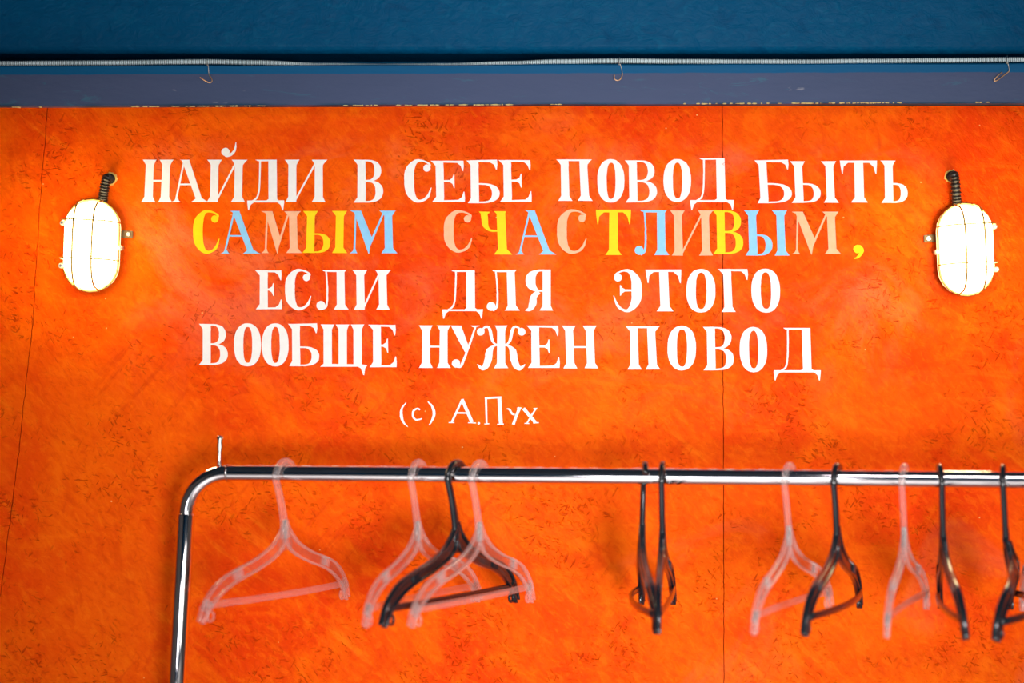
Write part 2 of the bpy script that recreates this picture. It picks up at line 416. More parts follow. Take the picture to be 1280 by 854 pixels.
# ------------------------------------------------------------------ lettering: painted glyphs, 0.4 mm proud of the boards
class Glyph:
    def __init__(s, x0, x1, y0, y1, col, lean=0.):
        s.x0, s.x1, s.y0, s.y1 = x0, x1, y0, y1; s.w = x1 - x0; s.h = y1 - y0; s.lean = lean
        s.bm = bmesh.new(); s.col = col; s.k = 0
    def P(s, x, y):
        """x in px from the left edge, y 0..1 from cap line to base line"""
        X = s.x0 + x + s.lean * (.5 - y); Y = s.y0 + y * s.h
        X += noise.noise(Vector((X * .25, Y * .25, 3))) * .35; Y += noise.noise(Vector((X * .25, Y * .25, 9))) * .35
        p = px(X, Y, DW - .0005); return (p.x, p.z)
    def poly(s, pts):
        s.k += 1
        prism(s.bm, [s.P(*p) for p in pts], -.0004 - .00006 * s.k, .0002)
    def rib(s, pts, ws, closed=False, n=6):
        """pts (x px, y 0..1), ws widths px"""
        P3 = catmull([(p[0], p[1] * s.h, w) for p, w in zip(pts, ws)], n, closed)
        L = []; R = []; N = len(P3)
        for i, p in enumerate(P3):
            a = P3[(i - 1) % N] if closed else P3[max(i - 1, 0)]; b = P3[(i + 1) % N] if closed else P3[min(i + 1, N - 1)]
            d = Vector((b.x - a.x, b.y - a.y)); d = d.normalized() if d.length > 1e-6 else Vector((1, 0))
            nx, ny = -d.y, d.x; h = max(p.z, .3) / 2
            L.append((p.x + nx * h, (p.y + ny * h) / s.h)); R.append((p.x - nx * h, (p.y - ny * h) / s.h))
        rng = range(N) if closed else range(N - 1)
        va = []; s.k += 1
        for q, (l, r) in enumerate(zip(L, R)):
            y = -.0004 - .00006 * s.k - (0 if closed else .0000012 * q)
            a = s.P(*l); b = s.P(*r)
            va.append([s.bm.verts.new((a[0], y, a[1])), s.bm.verts.new((b[0], y, b[1])), s.bm.verts.new((b[0], .0002, b[1])), s.bm.verts.new((a[0], .0002, a[1]))])
        for i in rng:
            A = va[i]; B = va[(i + 1) % N]
            for k in range(4): s.bm.faces.new((A[k], B[k], B[(k + 1) % 4], A[(k + 1) % 4]))
        if not closed: s.bm.faces.new(va[0]); s.bm.faces.new(va[-1][::-1])
    def ball(s, x, y, r):
        s.poly([(x + r * math.cos(t * math.pi / 8), y + r / s.h * math.sin(t * math.pi / 8)) for t in range(16)])
    def stem(s, a, b, tl=4, tr=4, bl=4, br=4, y0=0., y1=1., sh=0.):
        """thick stem a..b px with flared serifs; sh shifts the foot"""
        t = 1.6 / s.h; f = 6.5 / s.h
        top = [(a - tl, y0), (b + tr, y0), (b + tr * .7, y0 + t), (b + .2, y0 + f)] if (tl or tr) else [(a, y0), (b, y0)]
        if (tl or tr): right = [(b + sh * .1, y0 + f * 1.6)]
        else: right = []
        bot = [(b + sh + .2, y1 - f), (b + sh + br * .75, y1 - t), (b + sh + br, y1), (a + sh - bl, y1), (a + sh - bl * .75, y1 - t), (a + sh - .2, y1 - f)] if (bl or br) else [(b + sh, y1), (a + sh, y1)]
        left = [(a, y0 + f), (a - tl * .7, y0 + t)] if (tl or tr) else []
        s.poly(top + right + bot + left)
    def bar(s, x0, x1, y, w=1.8): s.poly([(x0, y - w / 2 / s.h), (x1, y - w / 2 / s.h), (x1, y + w / 2 / s.h), (x0, y + w / 2 / s.h)])
    def line(s, x0, y0, x1, y1, w=2): s.rib([(x0, y0), (x1, y1)], [w, w], n=1)
    def done(s):
        bmesh.ops.recalc_face_normals(s.bm, faces=s.bm.faces)
        nm = {'white': None, 'yellow': 'yellow painted letter', 'lightblue': 'light blue painted letter', 'peach': 'peach painted letter'}[s.col]
        return obj('letter', s.bm, M[s.col], wall, label=nm)

T = 9.8      # usual width of a thick stem
def g_N(g):
    g.stem(4.2, 4.2 + T, 4, 3.4, 4, 3.6); g.stem(g.w - 4 - T, g.w - 4, 3.6, 4, 3.4, 4); g.bar(4 + T - 1, g.w - 3 - T, .5, 2.2)
def g_I(g, left_serif=True):
    g.stem(4.6, 4.6 + T, 4.6, 4, 4 if left_serif else 1, 0); g.stem(g.w - 6 - T, g.w - 6, 4, 6, 4, 3.5)
    g.rib([(4 + T - 1.5, .985), (g.w - 6 - T + 1.5, .06)], [2.2, 2.2], n=1)
def g_IB(g):
    g_I(g)
    cx = g.w * .47
    g.ball(cx - 1, -.185, 5.2)
    g.rib([(cx - 4, -.14), (cx + 1, -.10), (cx + 7, -.14), (cx + 11, -.25), (cx + 11.6, -.41)], [2, 4.2, 3.4, 2.6, .8])
def g_A(g):
    ap = g.w * .40
    g.poly([(g.w * .23, 0), (ap + 4, 0), (ap + 3, .06), (ap - 2, .045), (g.w * .30, .03)])
    g.poly([(ap - 6, 0), (ap + 3.4, 0), (g.w - 9, .90), (g.w - 3, .975), (g.w, 1), (g.w - 22, 1), (g.w - 20, .975), (g.w - 16.5, .92)])
    g.rib([(ap - 3, .03), (5.5, .95)], [2.2, 2.2], n=1)
    g.poly([(0, 1), (3.6, .965), (5, .92), (8, .92), (9, .965), (11, 1)])
    g.bar(g.w * .22, g.w * .62, .585, 2)
def g_D(g, bl=None, br=None, foot=.23):
    bl = g.w * .22 if bl is None else bl; br = g.w * .80 if br is None else br
    g.poly([(bl, 0), (br, 0), (br, .035), (bl + 6, .04), (bl + 2.5, .03)])
    g.poly([(br - T - .8, 0), (br, 0), (br + .4, .93), (br + 3, .965), (br + 3, .985), (br - T - 3.6, .985), (br - T - 3, .965), (br - T - .6, .93)])
    g.rib([(bl + 6, .02), (bl + 5.6, .4), (bl + 4.4, .75), (bl + 1.5, .91), (bl - 4, .975)], [2.2, 2, 2, 2.2, 1.6])
    g.poly([(0, .965), (g.w, .965), (g.w, 1.02), (g.w - 1.4, .965 + foot), (g.w - 2.4, .965 + foot), (g.w - 4.5, 1.07), (g.w - 8.5, 1.01), (8.5, 1.01), (4.5, 1.07), (2.2, .965 + foot), (1.2, .965 + foot), (0, 1.02)])
def half_ring(g, xs, y0, y1, xr, th, thin):
    """D-shaped bowl from the stem at xs out to xr (either side), thick flank, thin ends"""
    m = (y0 + y1) / 2; h = (y1 - y0) / 2; sg = 1 if xr > xs else -1; w = abs(xr - xs); O = []; I = []
    for k in range(23):
        t = math.pi * (k / 22 - .5); c, s_ = max(0, math.cos(t)), math.sin(t); q = lambda v, e: math.copysign(abs(v) ** e, v)
        O.append((xs + sg * w * c ** .62, m + h * q(s_, .92)))
        I.append((xs + sg * max(0., w - th) * c ** .45, m + (h - thin / g.h) * q(s_, .92)))
    g.k += 1; y = -.0004 - .00006 * g.k; V = []
    for a, b in zip(O, I):
        a = g.P(*a); b = g.P(*b)
        V.append([g.bm.verts.new(v) for v in ((a[0], y, a[1]), (b[0], y, b[1]), (b[0], .0002, b[1]), (a[0], .0002, a[1]))])
    for A, B in zip(V, V[1:]):
        for q in range(4): g.bm.faces.new((A[q], B[q], B[(q + 1) % 4], A[(q + 1) % 4]))
def bowl(g, xs, y0, y1, xr, th=9., thin=2.):
    half_ring(g, xs, y0, y1, xr, th, thin)
def g_V(g):
    g.stem(5, 5 + T, 5, 0, 5, 0); bowl(g, 3 + T, 0, .51, g.w - 2.5, 8.4); bowl(g, 3 + T, .48, 1, g.w, 9.6)
def g_B(g):
    g.stem(5, 5 + T, 5, 0, 4, 0); bowl(g, 3 + T, .53, 1, g.w, 9.6)
    a = g.w - 2.5
    g.poly([(4, 0), (a, -.015), (a + .3, .10), (a - .6, .215), (a - 1.6, .215), (a - 4, .10), (a - 9, .045), (4 + T, .04)])
def g_SS(g, stem, bow=None):
    pass
def g_Y(g, split=None):
    """soft-sign half and second stem"""
    sp = g.w * .62 if split is None else split
    g.stem(5, 5 + T, 5, 4, 5, 0); bowl(g, 3 + T, .53, 1, sp, 8.6)
    g.stem(g.w - 5 - T, g.w - 5, 5.4, 4, 4, 5)
def g_Q(g):
    g.stem(5.4, 5.4 + T, 5.2, 4, 5, 0); bowl(g, 3.4 + T, .53, 1, g.w, 8.6)
def g_S(g):
    w = g.w
    g.rib([(w - 6, .20), (w - 2.6, .12), (w * .68, .03), (w * .42, .045), (w * .22, .24), (w * .185, .5), (w * .225, .76), (w * .42, .955), (w * .66, .965), (w * .86, .86), (w * .97, .66)],
          [3, 2.6, 2.2, 5, 11, 12.2, 11, 5.4, 3, 3.4, .8])
    g.ball(w - 6.4, .20, 4.6)
def g_O(g):
    w = g.w; n = 36; o = []; i_ = []
    for k in range(n):
        t = 2 * math.pi * k / n; c, s_ = math.cos(t), math.sin(t)
        q = lambda v, e: math.copysign(abs(v) ** e, v)
        o.append((w / 2 + w / 2 * q(c, .9), .5 + .515 * q(s_, .84)))
        i_.append((w / 2 + .3 + (w / 2 - 11.4) * q(c, .75), .5 + .43 * q(s_, .85)))
    y = -.00045; V = []
    for a, b in zip(o, i_):
        a = g.P(*a); b = g.P(*b)
        V.append([g.bm.verts.new(v) for v in ((a[0], y, a[1]), (b[0], y, b[1]), (b[0], .0002, b[1]), (a[0], .0002, a[1]))])
    for k in range(n):
        A = V[k]; B = V[(k + 1) % n]
        for q in range(4): g.bm.faces.new((A[q], B[q], B[(q + 1) % 4], A[(q + 1) % 4]))
def arm_E(g, y, up, a, x0=8):
    s_ = -1 if up else 1
    g.poly([(x0, y), (a, y), (a + .4, y + s_ * .12), (a - .3, y + s_ * .25), (a - 1.2, y + s_ * .25), (a - 3.6, y + s_ * .12), (a - 8, y + s_ * .05), (x0, y + s_ * .04)])
def g_E(g):
    g.stem(6, 6 + T, 6, 0, 5, 0); arm_E(g, 0, False, g.w - .8); arm_E(g, 1, True, g.w)
    m = g.w * .70
    g.poly([(4 + T, .47), (m - 6, .465), (m - 2.6, .42), (m - .8, .33), (m + .2, .33), (m + .2, .66), (m - .8, .66), (m - 2.6, .56), (m - 6, .52), (4 + T, .515)])
def g_G(g):
    g.stem(6.5, 6.5 + T, 6.4, 0, 4, 4); arm_E(g, 0, False, g.w)
def g_P(g):
    g.stem(5.5, 5.5 + T, 5.5, 0, 4, 4); g.stem(g.w - 6 - T, g.w - 6, 0, 6, 4, 4.6, sh=1.2); g.bar(5, g.w - 5, .02, 2.2)
def g_T(g):
    c = g.w / 2 + .3
    g.stem(c - T * .56, c + T * .56, 0, 0, 5, 5)
    g.poly([(0, 0), (g.w, 0), (g.w - .2, .10), (g.w - 1, .32), (g.w - 2, .32), (g.w - 4.5, .15), (g.w - 10, .055), (10, .055), (4.5, .15), (3.2, .32), (2.2, .32), (.6, .12)])
def g_M(g):
    w = g.w
    g.poly([(0, 0), (11, 0), (11, .05), (4, .035)])
    g.rib([(7.5, .03), (5.6, .95)], [2, 2.4], n=1); g.poly([(0, 1), (3.4, .95), (4.4, .90), (7.2, .90), (8, .96), (9.4, 1)])
    g.poly([(4.4, 0), (14, 0), (w * .46, .62), (w * .40, 1.01), (w * .385, 1.01)])
    g.rib([(w * .415, .80), (w - 17.5, .05)], [2.8, 2.2], n=1)
    g.stem(w - 7 - T, w - 7, 6, 5, 4.4, 5.6, sh=1.)
def g_CH(g):
    r = g.w - 10
    g.stem(r - T - 1, r, 0, 0, 5.4, 7, sh=2)
    g.poly([(0, .01), (13, .01), (13, .04), (10.5, .06), (1.5, .05)])
    g.rib([(6.4, .03), (7.2, .20), (8.6, .34), (14, .44), (r - T + 1, .455)], [8.6, 8.4, 6.6, 2.8, 2.4])
    g.poly([(r - T - 4, 0), (r + 1, 0), (r, .06), (r - T - 1, .06)])
def g_L(g):
    b = g.w - 5
    g.stem(b - T, b, 0, 0, 4, 5, sh=.6)
    g.poly([(g.w * .20, 0), (b + 2.6, -.005), (b + .3, .05), (g.w * .24 + 5, .045), (g.w * .24, .03)])
    hx = g.w * .34
    g.rib([(hx - 1, .03), (hx + .3, .35), (hx + .4, .75), (hx - 1.2, .92), (hx - 6, .985)], [2.2, 2, 2.4, 3, 3])
    g.ball(hx - 7.6, .895, 5.6)
def g_SHCH(g):
    w = g.w - 1.5; t = 10.4
    for a in (4, w * .385, w * .70): g.stem(a, a + t, 3.6, 3.2, 0, 0, 0, .98)
    g.poly([(0, 1), (1.6, .97), (4, .93), (w * .70 + t, .945), (w - 4, .955), (w - .5, .97), (w - 3, 1.03), (w - 4.3, 1.2), (w - 5.4, 1.2), (w - 8.4, 1.04), (w - 12, 1)])
def g_U(g):
    w = g.w
    g.poly([(-2, 0), (11, 0), (w * .60, .50), (w * .52, .66), (w * .45, .62)])
    g.poly([(w - 11.5, 0), (w, 0), (w - 3, .03), (w - 9, .04)])
    g.rib([(w - 5.6, .03), (w * .62, .45), (w * .42, .80), (w * .30, .96), (w * .14, .96)], [2.2, 2.6, 3, 3.4, 3])
    g.ball(w * .13, .895, 5.2)
def g_ZH(g):
    c = g.w / 2 - .5
    g.stem(c - T * .5, c + T * .5, 3, 3, 4, 4)
    for s_ in (-1, 1):
        X = lambda d: c + s_ * d
        g.rib([(X(25), .16), (X(21), .045), (X(16), .04), (X(13.5), .14), (X(11.5), .32), (X(8), .43), (X(3), .455)], [2.4, 2.4, 3, 4, 3.6, 2.2, 2])
        g.ball(X(25.6), .145, 4.8)
        g.rib([(X(3), .46), (X(9), .48), (X(14.5), .60), (X(16), .78), (X(19), .94), (X(24), 1.0), (X(30), .91)], [2, 2.4, 8.4, 9, 8, 5, .8])
def g_YA(g):
    w = g.w; b = w - 3
    g.stem(b - T, b, 0, 0, 4, 3)
    half_ring(g, b - T + 2, 0, .54, w * .04, 12.4, 2.2)
    g.rib([(w * .50, .54), (w * .33, .66), (w * .29, .82), (w * .20, .95), (1, .99)], [5, 8, 9.2, 6, .8])
def g_EE(g):
    w = g.w
    g.rib([(6, .20), (3.4, .12), (w * .32, .03), (w * .56, .045), (w * .76, .24), (w * .80, .5), (w * .76, .76), (w * .56, .955), (w * .36, .965), (w * .16, .86), (w * .02, .62)],
          [3, 2.6, 2.2, 5, 11, 13, 11, 5.4, 3, 3.2, .8])
    g.ball(6.2, .19, 4.9)
    m = w * .24
    g.poly([(w * .72, .47), (m + 6, .465), (m + 2.6, .43), (m + .8, .37), (m - .2, .37), (m - .2, .62), (m + .8, .62), (m + 2.6, .56), (m + 6, .52), (w * .72, .515)])

a0, a1 = 199.6, 252.4
W_ = 'white'; YE = 'yellow'; BL = 'lightblue'; PE = 'peach'
LET = [
 (g_N, 177.3, 215.9, a0, a1, W_, 2), (g_A, 214.4, 261, a0, a1, W_, 0), (g_IB, 258.5, 309, a0, a1, W_, 1), (g_D, 309, 355.2, a0, a1, W_, 0), (g_I, 356, 409.4, a0, a1, W_, 0),
 (g_V, 442, 479, a0, a1 + .8, W_, 0), (g_S, 504.9, 540, a0, a1, W_, 0), (g_E, 538.8, 580.5, 201, a1, W_, -1), (g_B, 583.5, 624.3, 200.4, 254, W_, -1), (g_E, 623.5, 664, 200, 252.2, W_, -1),
 (g_P, 695.8, 740.5, 199.3, 251, W_, -1), (g_O, 746.6, 780.5, a0, a1, W_, 0), (g_V, 781.5, 821, 200.3, 253, W_, -1), (g_O, 829.3, 863.8, a0, 251.6, W_, 0), (g_D, 862.4, 917, 197.6, 252, W_, -1),
 (g_B, 944.4, 989, 200.4, 254, W_, -3), (g_Y, 988.6, 1047.5, 201.4, 253.4, W_, -2.4), (g_T, 1050.4, 1096.7, 200.6, 253, W_, -1), (g_Q, 1100.8, 1134.3, 200.6, 253.6, W_, -1),
 (g_S, 241.2, 275, 263, 316.4, YE, 0), (g_A, 275.8, 325.5, 263.6, 317, BL, 0), (g_M, 326.5, 378, 264, 316.4, PE, 0), (g_Y, 378.3, 434.4, 263.6, 316.2, YE, 1), (g_M, 437.3, 497, 263.2, 316.6, BL, 0),
 (g_S, 554, 590.8, 263.2, 315, PE, 0), (g_CH, 598.7, 641.4, 264, 318, YE, 0), (g_A, 644.4, 695.8, 263, 318, BL, 0), (g_S, 695.2, 733.8, 262, 316.6, PE, 0), (g_T, 744.6, 788.7, 262.2, 318.8, YE, 0),
 (g_L, 791.3, 836, 262.8, 318.8, BL, 0), (g_I, 838.4, 892.9, 263, 319.4, PE, -1.6), (g_V, 891.2, 929, 263, 317.4, YE, -1), (g_Y, 931, 986, 263, 319.4, BL, -2), (g_M, 990, 1051, 264.6, 317.4, PE, -1),
 (g_E, 318.8, 352.3, 338, 386.6, W_, 0), (g_S, 356.2, 389.6, 336.8, 387, W_, 0), (g_L, 394.8, 435.4, 337.6, 387, W_, 0), (g_I, 441, 489.4, 337.6, 387.2, W_, -1),
 (g_D, 552.8, 603.6, 338, 388.4, W_, 0), (g_L, 607, 648.7, 337.6, 388.4, W_, -1), (g_YA, 655.4, 691.3, 337, 388.4, W_, 0),
 (g_EE, 766.3, 803.3, 337, 389.6, W_, 0), (g_T, 807.8, 852.4, 337, 389.2, W_, -2), (g_O, 858, 894.3, 337, 390, W_, 0), (g_G, 898.4, 935.3, 336.4, 390, W_, -2), (g_O, 939.2, 975, 336.6, 390, W_, -1),
 (g_V, 248.5, 284.7, 405, 456.4, W_, 0), (g_O, 292.4, 326.3, 405, 457.4, W_, 0), (g_O, 327.3, 360.8, 405, 457.4, W_, 0), (g_B, 360.2, 399, 405, 458, W_, -.6), (g_SHCH, 400.4, 461, 405.6, 458.6, W_, 0), (g_E, 460.4, 495.3, 406, 459, W_, -.6),
 (g_N, 523.4, 563.4, 406.8, 460, W_, 0), (g_U, 565.4, 600, 407, 460, W_, 0), (g_ZH, 595.5, 658.4, 407, 460.4, W_, 0), (g_E, 658.4, 699, 407, 460, W_, -1), (g_N, 703, 746.8, 407.2, 460.6, W_, -2),
 (g_P, 782.4, 825.2, 408, 462, W_, -1), (g_O, 834.3, 870, 408, 462.4, W_, 0), (g_V, 879, 917, 408.6, 463, W_, -1), (g_O, 924.5, 959, 409.6, 464.6, W_, -.6), (g_D, 966.4, 1025.3, 410, 465, W_, -1.4),
]
for fn, x0, x1, y0, y1, c, lean in LET:
    g = Glyph(x0, x1, y0, y1, c, lean)
    sc = {g_V: 1, g_E: 1}.get(fn, 1)
    fn(g); g.done()
g = Glyph(1066.6, 1078.8, 306, 323.5, YE); g.ball(5.4, .3, 5.4)
g.rib([(7, .06), (10.6, .30), (9.6, .62), (5, .90), (1, .985)], [3, 4.6, 4.4, 2.8, .8]); g.done().name = 'comma'
# signature line, traced as brush strokes:  (c) A.Pux in cyrillic
k8 = 220 / 1280
def sig(strokes, balls=()):
    g = Glyph(480, 700, 480, 550, 'white')
    for pts, ws in strokes:
        g.rib([(x * k8, y * k8 / g.h) for x, y in pts], [v * k8 for v in ws], n=6 if len(pts) > 2 else 1)
    for x, y, r in balls: g.ball(x * k8, y * k8 / g.h, r * k8)
    return g.done()
sig([([(162, 134), (130, 180), (126, 232), (142, 280), (174, 313)], [5, 14, 22, 14, 4])])
sig([([(262, 188), (240, 180), (214, 200), (212, 238), (236, 262), (276, 252)], [12, 12, 15, 15, 12, 8])])
sig([([(318, 130), (348, 160), (364, 210), (354, 256), (328, 300)], [8, 16, 22, 16, 6])])
sig([([(570, 112), (492, 280)], [14, 14]), ([(568, 112), (640, 280)], [24, 26]), ([(522, 212), (606, 212)], [12, 12]), ([(470, 282), (512, 282)], [6, 6]), ([(612, 282), (668, 284)], [6, 6])])
sig([([(732, 104), (853, 98)], [14, 14]), ([(741, 104), (746, 292)], [16, 13]), ([(838, 100), (850, 292)], [28, 28]), ([(730, 292), (765, 290)], [7, 7]), ([(825, 294), (872, 292)], [8, 8])])
sig([([(893, 180), (912, 186), (928, 212), (950, 226)], [6, 14, 14, 12]), ([(988, 172), (966, 224), (940, 296)], [22, 20, 20]), ([(968, 176), (1000, 174)], [7, 7])])
sig([([(1014, 178), (1102, 282)], [24, 22]), ([(1106, 180), (1078, 222), (1040, 286)], [12, 12, 10]), ([(1086, 180), (1114, 178)], [7, 7]), ([(1022, 288), (1056, 288)], [7, 7]), ([(1084, 284), (1126, 282)], [7, 7])])
sig([], [(690, 287, 9)]).name = 'full_stop'

# ------------------------------------------------------------------ flexible conduit on top of the ledge
def conduit_path():
    # x px, lift of its centre above the ledge top, distance behind the ledge face
    K = [(-2600, .0048, .012), (0, .0040, .008), (120, .0046, .007), (260, .0060, .006), (320, .0050, .012), (400, .0044, .050), (480, .0042, .062), (560, .0042, .055), (640, .0046, .030), (700, .0052, .012),
         (772, .0058, .007), (850, .0050, .010), (940, .0048, .016), (1010, .0046, .018), (1080, .0048, .012), (1180, .0054, .007), (1280, .0060, .006), (3600, .0048, .012)]
    out = []
    for i in range(len(K) - 1):
        for k in range(12):
            t = k / 12; t = t * t * (3 - 2 * t) if 0 < i < len(K) - 2 else t
            a, b = K[i], K[i + 1]
            X = (a[0] + (b[0] - a[0]) * k / 12 - 640) * LD / F
            out.append(Vector((X, LY + a[2] + (b[2] - a[2]) * t, CZ + zt + .0005 + (a[1] + (b[1] - a[1]) * t) + (X * .0025))))
    return out
cp = conduit_path(); cp = [p for p in cp if RX0 + .05 < p.x < RX1 - .05]
# resample: fine rings where the photo looks
bm = bmesh.new(); pts = []; x = cp[0].x; j = 0
while x < cp[-1].x:
    while cp[j + 1].x < x: j += 1
    t = (x - cp[j].x) / (cp[j + 1].x - cp[j].x); pts.append(cp[j].lerp(cp[j + 1], t))
    x += .0008 if -.95 < x < .95 else .012
bm.faces.index_update(); tube(bm, pts, .0042, 8, lambda i: (1.10, 1.04, .80, .74)[i % 4] if -.95 < pts[i].x < .95 else 1.)
bm.faces.index_update()
for f in bm.faces:
    i = f.index // 8
    if f.index < 8 * (len(pts) - 1) and -.95 < pts[i].x < .95 and i % 4 == 2: f.material_index = 1
o = obj('flexible_conduit', bm, [M['flex'], M['groove']], smooth=True)
tag(o, 'pale grey ribbed flexible conduit lying on the ledge below the blue wall', 'conduit')

def wire_hook(pts, mains, label):
    t = empty('wire_hook', px(pts[0][0], pts[0][1], LD - .004))
    def put(nm, P, r, m):
        bm = bmesh.new(); tube(bm, catmull(P, 5), r, 6); o = obj(nm, bm, m, t, smooth=True); o.location = -t.location
    P = [px(x, y, LD - d) for x, y, d in pts]
    put('wire_stem', P, .0006, M['steel_wire'])
    put('wire_bend', [px(x, y, LD - d) for x, y, d in mains], .0009, M['copper'])
    a = pts[0]
    loop = [px(a[0] - 1, a[1] + 2, LD - .003), px(a[0] - 1, a[1] - 3, LD - .004 + .002), px(a[0] - .5, a[1] - 7.5, LD + .006), px(a[0], a[1] - 6.5, LD + .014)]
    put('wire_loop', loop, .0006, M['steel_wire'])
    tag(t, label, 'hook', 'wire hooks hanging on the conduit')
wire_hook([(260, 80, .004), (260.6, 86, .004), (261, 92, .003), (262.4, 96, .004)], [(261.8, 94, .003), (264.5, 98.5, .005), (265, 101.5, .006), (262.2, 103.4, .006), (257, 101.2, .006), (250, 96.6, .005)], 'bent copper wire hook on the ledge, nearest the left lamp')
wire_hook([(775, 79.5, .004), (777, 86, .003), (778, 92, .003)], [(778, 91, .003), (777.2, 96, .004), (774.5, 99.8, .005), (770.5, 100.4, .006), (767.8, 98, .006), (768.2, 93.6, .005)], 'small J-shaped wire hook at the middle of the ledge')
wire_hook([(1259.6, 77.5, .004), (1261, 84, .003), (1261.5, 89.6, .003)], [(1261.6, 89, .003), (1256, 93.4, .004), (1246, 100.6, .006), (1242.6, 100.4, .006), (1247, 95, .006), (1252.8, 90, .004)], 'bent wire hook on the ledge near the right end')

# ------------------------------------------------------------------ bulkhead lamps
def stadium(w_, h_, n=10):
    r = w_ / 2; s_ = h_ / 2 - r; out = []
    for k in range(n + 1):
        t = math.pi * k / n; out.append((r * math.cos(t), s_ + r * math.sin(t)))
    for k in range(n + 1):
        t = math.pi + math.pi * k / n; out.append((r * math.cos(t), -s_ + r * math.sin(t)))
    return out
def loft(bm, layers, cap0=True, cap1=True):
    rings = [[bm.verts.new((p[0], y, p[1])) for p in pts] for y, pts in layers]
    for a, b in zip(rings, rings[1:]):
        n = len(a)
        for k in range(n): bm.faces.new((a[k], a[(k + 1) % n], b[(k + 1) % n], b[k]))
    if cap0: bm.faces.new(rings[0])
    if cap1: bm.faces.new(rings[-1][::-1])
    bmesh.ops.recalc_face_normals(bm, faces=bm.faces)
def bulkhead(cx, cy, tilt, side, hole, label):
    c = px(cx, cy, DW - .07); c.y = 0
    t = empty('bulkhead_lamp', c); t.rotation_euler = (0, math.radians(tilt), 0)
    W, H = .0865, .148
    bm = bmesh.new(); loft(bm, [(-.001, stadium(W * .86, H * .92)), (-.012, stadium(W * .92, H * .96)), (-.017, stadium(W * 1.02, H * 1.015)), (-.021, stadium(W * 1.02, H * 1.015))])
    obj('lamp_base', bm, M['lampbase'], t, smooth=False)
    bm = bmesh.new(); L = []
    for k in range(9):
        a = k / 8 * math.pi / 2
        s_ = math.cos(a) ** .55 if k < 8 else .25
        L.append((-.0215 - .098 * math.sin(a), stadium(max(.004, W * (.02 + .955 * s_)), max(.010, H * (.30 + .685 * s_) if k < 8 else H * .45))))
    loft(bm, L); obj('glass_shade', bm, M['glow'], t, smooth=True)
    # cage: ring, two long ribs, two cross ribs
    bm = bmesh.new(); ring = [(p[0], -.040, p[1]) for p in stadium(W * 1.02, H * 1.015, 12)]
    tube(bm, ring + [ring[0]], .0021, 6, cap=False); obj('cage_ring', bm, M['cage'], t, smooth=True)
    dome = lambda x, z: -.040 - .088 * max(0, 1 - abs(x / (W * .53)) ** 3.2) ** .45 * max(0, 1 - abs(z / (H * .53)) ** 3.6) ** .45
    for xr in (-.18, .18):
        bm = bmesh.new(); P = []
        zz = (H / 2 - W / 2) + math.sqrt((W * .53) ** 2 - (xr * W) ** 2)
        for k in range(25):
            z = -zz + 2 * zz * k / 24; xx = xr * W * (1 if abs(z) < zz else 1)
            P.append((xx, min(-.040, dome(xx, z * .53 * H / zz) - .0015), z))
        tube(bm, P, .0017, 6); obj('cage_rib', bm, M['cage'], t, smooth=True)
    for z in (.26 * H, -.16 * H):
        bm = bmesh.new(); P = []
        for k in range(21):
            x_ = -W * .53 + W * 1.06 * k / 20; P.append((x_, min(-.040, dome(x_, z) - .0015), z))
        tube(bm, P, .0012, 6); obj('cage_rib', bm, M['cage'], t, smooth=True)
    # lugs with screws on both flanks
    for (sx, z) in ((side, -.002), (-side, .035), (-side, -.035)):
        bm = bmesh.new(); tube(bm, [(sx * (W / 2 + .0045), -.030, z), (sx * (W / 2 + .0045), -.047, z)], .0042, 12); 
        l = obj('cage_lug', bm, M['lampbase'], t, smooth=False)
        bm = bmesh.new(); tube(bm, [(sx * (W / 2 + .0045), -.0475, z), (sx * (W / 2 + .0045), -.0500, z)], .0022, 8); obj('screw', bm, M['chrome_worn'], l)
    # fixing tab screwed to the wall
    bm = bmesh.new(); s_ = side
    box(bm, *sorted((s_ * (W / 2 - .01), s_ * (W / 2 + .018))), -.0055, -.0015, .016, .028, .0008)
    tb = obj('fixing_tab', bm, M['brass'], t, label='dull brass fixing tab')
    bm = bmesh.new(); tube(bm, [(s_ * (W / 2 + .011), -.0056, .022), (s_ * (W / 2 + .011), -.0085, .022)], .0034, 10); obj('screw', bm, M['chrome_worn'], tb)
    # corrugated cable sleeve from the hole in the wall into the top
    hp = px(*hole) - c; R = Matrix.Rotation(-math.radians(tilt), 3, 'Y'); hp = R @ hp
    top = Vector((hp.x * .55, -.012, H * .46))
    path = catmull([hp + Vector((0, .006, 0)), hp + Vector((0, -.012, .001)), hp + Vector((hp.x * -.12, -.026, -.003)), top + Vector((hp.x * .10, -.008, .016)), top], 12)
    dense = []
    for a, b in zip(path, path[1:]):
        for k in range(3): dense.append(a.lerp(b, k / 3))
    bm = bmesh.new(); tube(bm, dense, .0078, 12, lambda i: (1.04, 1.08, 1.02, .90, .84, .92)[i % 6])
    obj('cable_sleeve', bm, M['conduit_dark'], t, smooth=False, label='black corrugated cable sleeve')
    bm = bmesh.new(); rr = random.Random(int(cx))
    ringp = []
    for k in range(22):
        a = 2 * math.pi * k / 22; r = rr.uniform(.0095, .0130); ringp.append((hp.x + r * math.cos(a), hp.z + r * math.sin(a) + .0015))
    prism(bm, ringp, -.0022, -.0001); obj('filler_foam', bm, M['foam'], t, label='yellow filler around the cable hole')
    tag(t, label, 'wall lamp', 'bulkhead wall lamps')
bulkhead(110.3, 306, 2.2, 1, (138, 224.5), 'glowing oval caged bulkhead lamp at the left end of the lettering')
bulkhead(1211.5, 311, -2.6, -1, (1188.5, 221.5), 'glowing oval caged bulkhead lamp at the right end of the lettering')

